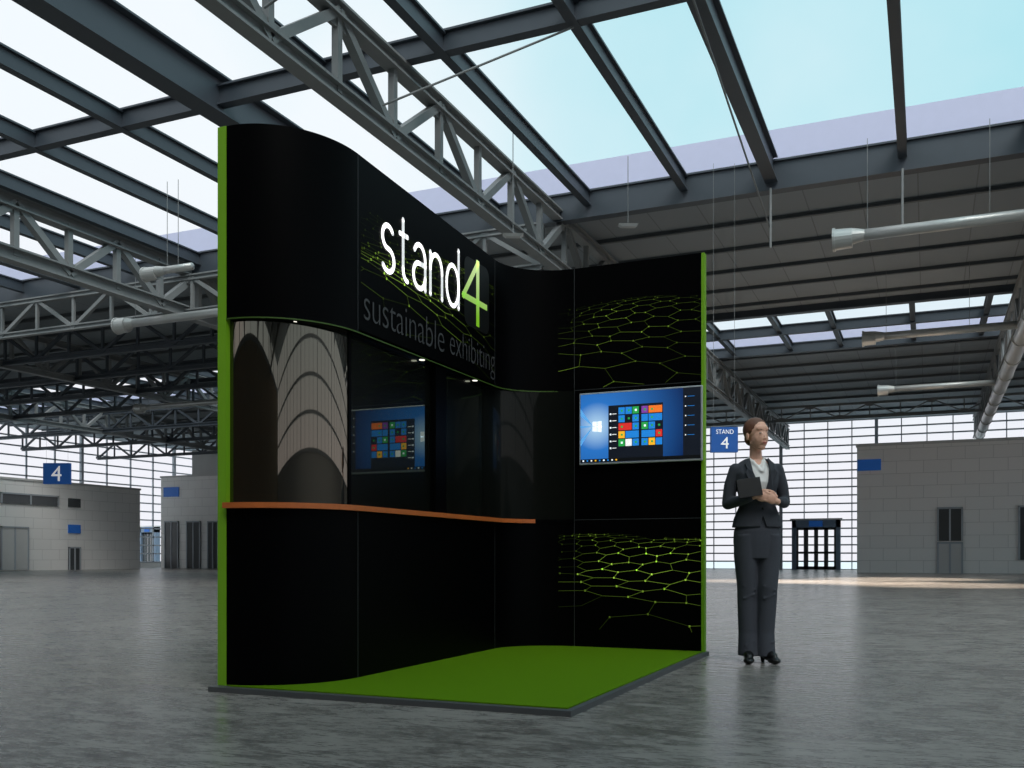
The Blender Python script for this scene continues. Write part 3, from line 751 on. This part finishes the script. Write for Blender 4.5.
for sx in (-1,1):
    mb=MB(); mb.ell(hp(sx*.029,-.0735,.008),hr(.0105,.006,.0042),RH,n=12,k=8); mb.obj('eye',eyew,W,True)
    mb=MB(); mb.ell(hp(sx*.029+.001,-.0785,.0085),hr(.0045,.0025,.004),RH,n=12,k=8); mb.obj('iris',eyed,W,True)
    mb=MB(); mb.chain([(hp(sx*.014,-.079,.027),.0016),(hp(sx*.03,-.0765,.031),.0018),(hp(sx*.044,-.068,.027),.0012)]); mb.obj('eyebrow',browm,W,True)
mb=MB(); mb.ell(hp(0,-.0842,-.053),hr(.018,.005,.0032),RH,n=12,k=8); mb.ell(hp(0,-.0835,-.060),hr(.015,.006,.004),RH,n=12,k=8); mb.obj('lips',lipm,W,True)
mb=MB(); mb.ell(hp(0,.026,.042),hr(.077,.090,.083),RH,n=24,k=16); mb.ell(hp(0,.06,-.015),hr(.054,.048,.052),RH)
mb.ell(hp(0,.103,-.02),hr(.024,.022,.026),RH)
for sx in (-1,1): mb.ell(hp(sx*.064,.016,.03),hr(.012,.040,.028),RH)
hair=mb.obj('hair',hairm,W); remesh(hair,.005,3)
mb=MB(); mb.ell(hp(0,-.094,-.012),hr(.074,.088,.108),RH,n=24,k=16); boolcut(hair,mb)
mb=MB(); mb.loft([(0,.01,1.05,.11,.08),(0,.0,1.2,.112,.092),(0,-.005,1.31,.125,.11),(0,.005,1.40,.118,.085),(0,.025,1.475,.066,.058)],pw=2.1)
mb.chain([((-.055,.03,1.495),.011),((-.035,-.045,1.455),.011),((.01,-.098,1.385),.008)]); mb.chain([((.055,.03,1.495),.011),((.042,-.04,1.455),.011),((.016,-.098,1.385),.008)])
o=mb.obj('blouse',shirt,W); remesh(o,.007,3)
mb=MB(); mb.ell((0,-.04,1.51),(.032,.08,.075)); boolcut(o,mb)
mb=MB()
mb.loft([(.005,.015,.985,.184,.12),(.005,.015,1.05,.170,.115),(.005,.01,1.14,.132,.10),(.0,.005,1.2,.128,.104),(0,-.005,1.30,.148,.126),(0,.008,1.38,.160,.108),(0,.02,1.43,.155,.082),(0,.026,1.465,.12,.066),(0,.03,1.49,.075,.056)],n=36,pw=2.1)
mb.chain([((-.152,.02,1.408),.048),((-.188,.03,1.29),.047),((-.206,.03,1.16),.044),((-.135,-.085,1.178),.038),((-.09,-.14,1.193),.032)])
mb.chain([((.152,.02,1.408),.048),((.188,.03,1.29),.047),((.206,.03,1.17),.044),((.160,-.09,1.165),.037),((.13,-.135,1.165),.032)])
jac=mb.obj('jacket',suit,W); remesh(jac,.007,4)
def prism(pts,y0,y1):
    n=len(pts); m=MB(); m.add([(x,y0,z) for x,z in pts]+[(x,y1,z) for x,z in pts],[list(range(n)),list(range(n,2*n))[::-1]]+[[i,(i+1)%n,n+(i+1)%n,n+i] for i in range(n)]); return m
boolcut(jac,prism([(-.07,1.54),(.08,1.54),(.074,1.40),(.018,1.17),(-.056,1.40)],-.3,.0))
m_=MB(); m_.cyl((0,.035,1.40),(0,.03,1.6),.05,.078,n=24); boolcut(jac,m_)
boolcut(jac,prism([(.014,1.06),(.022,1.06),(.055,.95),(-.01,.95)],-.3,-.02))
def lapel(pts):
    n=len(pts); mb=MB(); mb.add(pts+[(x,y+.02,z) for x,y,z in pts],[list(range(n)),list(range(n,2*n))[::-1]]+[[i,(i+1)%n,n+(i+1)%n,n+i] for i in range(n)])
    mb.obj('lapel',lapm,W)
lapel([(-.062,-.035,1.49),(-.10,-.06,1.445),(-.094,-.10,1.405),(-.110,-.112,1.375),(-.056,-.135,1.26),(.014,-.124,1.17),(-.056,-.115,1.38)])
lapel([(.072,-.035,1.49),(.108,-.06,1.445),(.102,-.10,1.405),(.118,-.112,1.375),(.076,-.135,1.26),(.02,-.124,1.17),(.070,-.115,1.38)])
mb=MB(); mb.ell((.016,-.102,1.12),(.009,.006,.009),n=12,k=8); mb.obj('button',shoe,W,True)
mb=MB()
mb.loft([(.005,.02,1.06,.128,.10),(.005,.02,.96,.168,.115),(.005,.02,.88,.172,.112),(.005,.02,.76,.158,.10)],n=32,pw=2.1)
for h_,kx,ax,ay,ky in ((-.078,-.066,-.058,.035,.02),(.088,.072,.060,.01,-.012)):
    mb.loft([(h_,.02,.93,.084,.106),(h_,.018,.78,.085,.096),(kx,ky,.55,.073,.076),(kx,ky+.008,.45,.070,.072),(ax,ay,.22,.068,.074),(ax,ay-.005,.05,.073,.088)],n=28,pw=2.0)
    mb.cap((kx-.04,ky-.062,.56),.008,(kx+.045,ky-.066,.53),.006); mb.cap((kx-.045,ky-.062,.47),.006,(kx+.04,ky-.066,.50),.007)
    mb.cap((kx-.03,ay-.076,.13),.006,(kx+.04,ay-.074,.16),.006)
o=mb.obj('trousers',trous,W); remesh(o,.0065,2)
def shoef(x,y,dx):
    d=Vector((dx,-1,0)).normalized(); mb=MB(); p=Vector((x,y,0)); sd=Vector((d.y,-d.x,0))
    R=Matrix((sd,d,Vector((0,0,1)))).transposed()
    mb.ell(p+d*.12+Vector((0,0,.026)),(.040,.064,.026),R); mb.ell(p+d*.06+Vector((0,0,.055)),(.038,.09,.038),R); mb.ell(p-d*.01+Vector((0,0,.075)),(.036,.05,.04),R)
    mb.cyl(p-d*.035+Vector((0,0,.0)),p-d*.03+Vector((0,0,.07)),.013,.024,n=12)
    o=mb.obj('shoe',shoe,W); remesh(o,.006,1)
shoef(-.060,.02,-.2); shoef(.062,.01,.3)
fo=MB(); fo.box((-.08,-.010,-.062),(.08,.010,.062)); fo.box((-.084,-.013,-.067),(.084,-.010,.067)); fo.box((-.084,.010,-.067),(.084,.013,.067)); fo.box((-.086,-.013,-.067),(-.08,.013,.067))
o=fo.obj('folder',mat('folder_black',(20,20,23),.4)); bv=o.modifiers.new('b','BEVEL'); bv.width=.003
o['label']='black document folder held against the jacket'; o['category']='folder'
Rz=Matrix.Rotation(YAW,4,'Z'); o.matrix_world=Matrix.Translation(wp)@Rz@Matrix.Translation((-.10,-.178,1.262))@Matrix.Rotation(math.radians(-8),4,'Y')@Matrix.Rotation(math.radians(-8),4,'X')
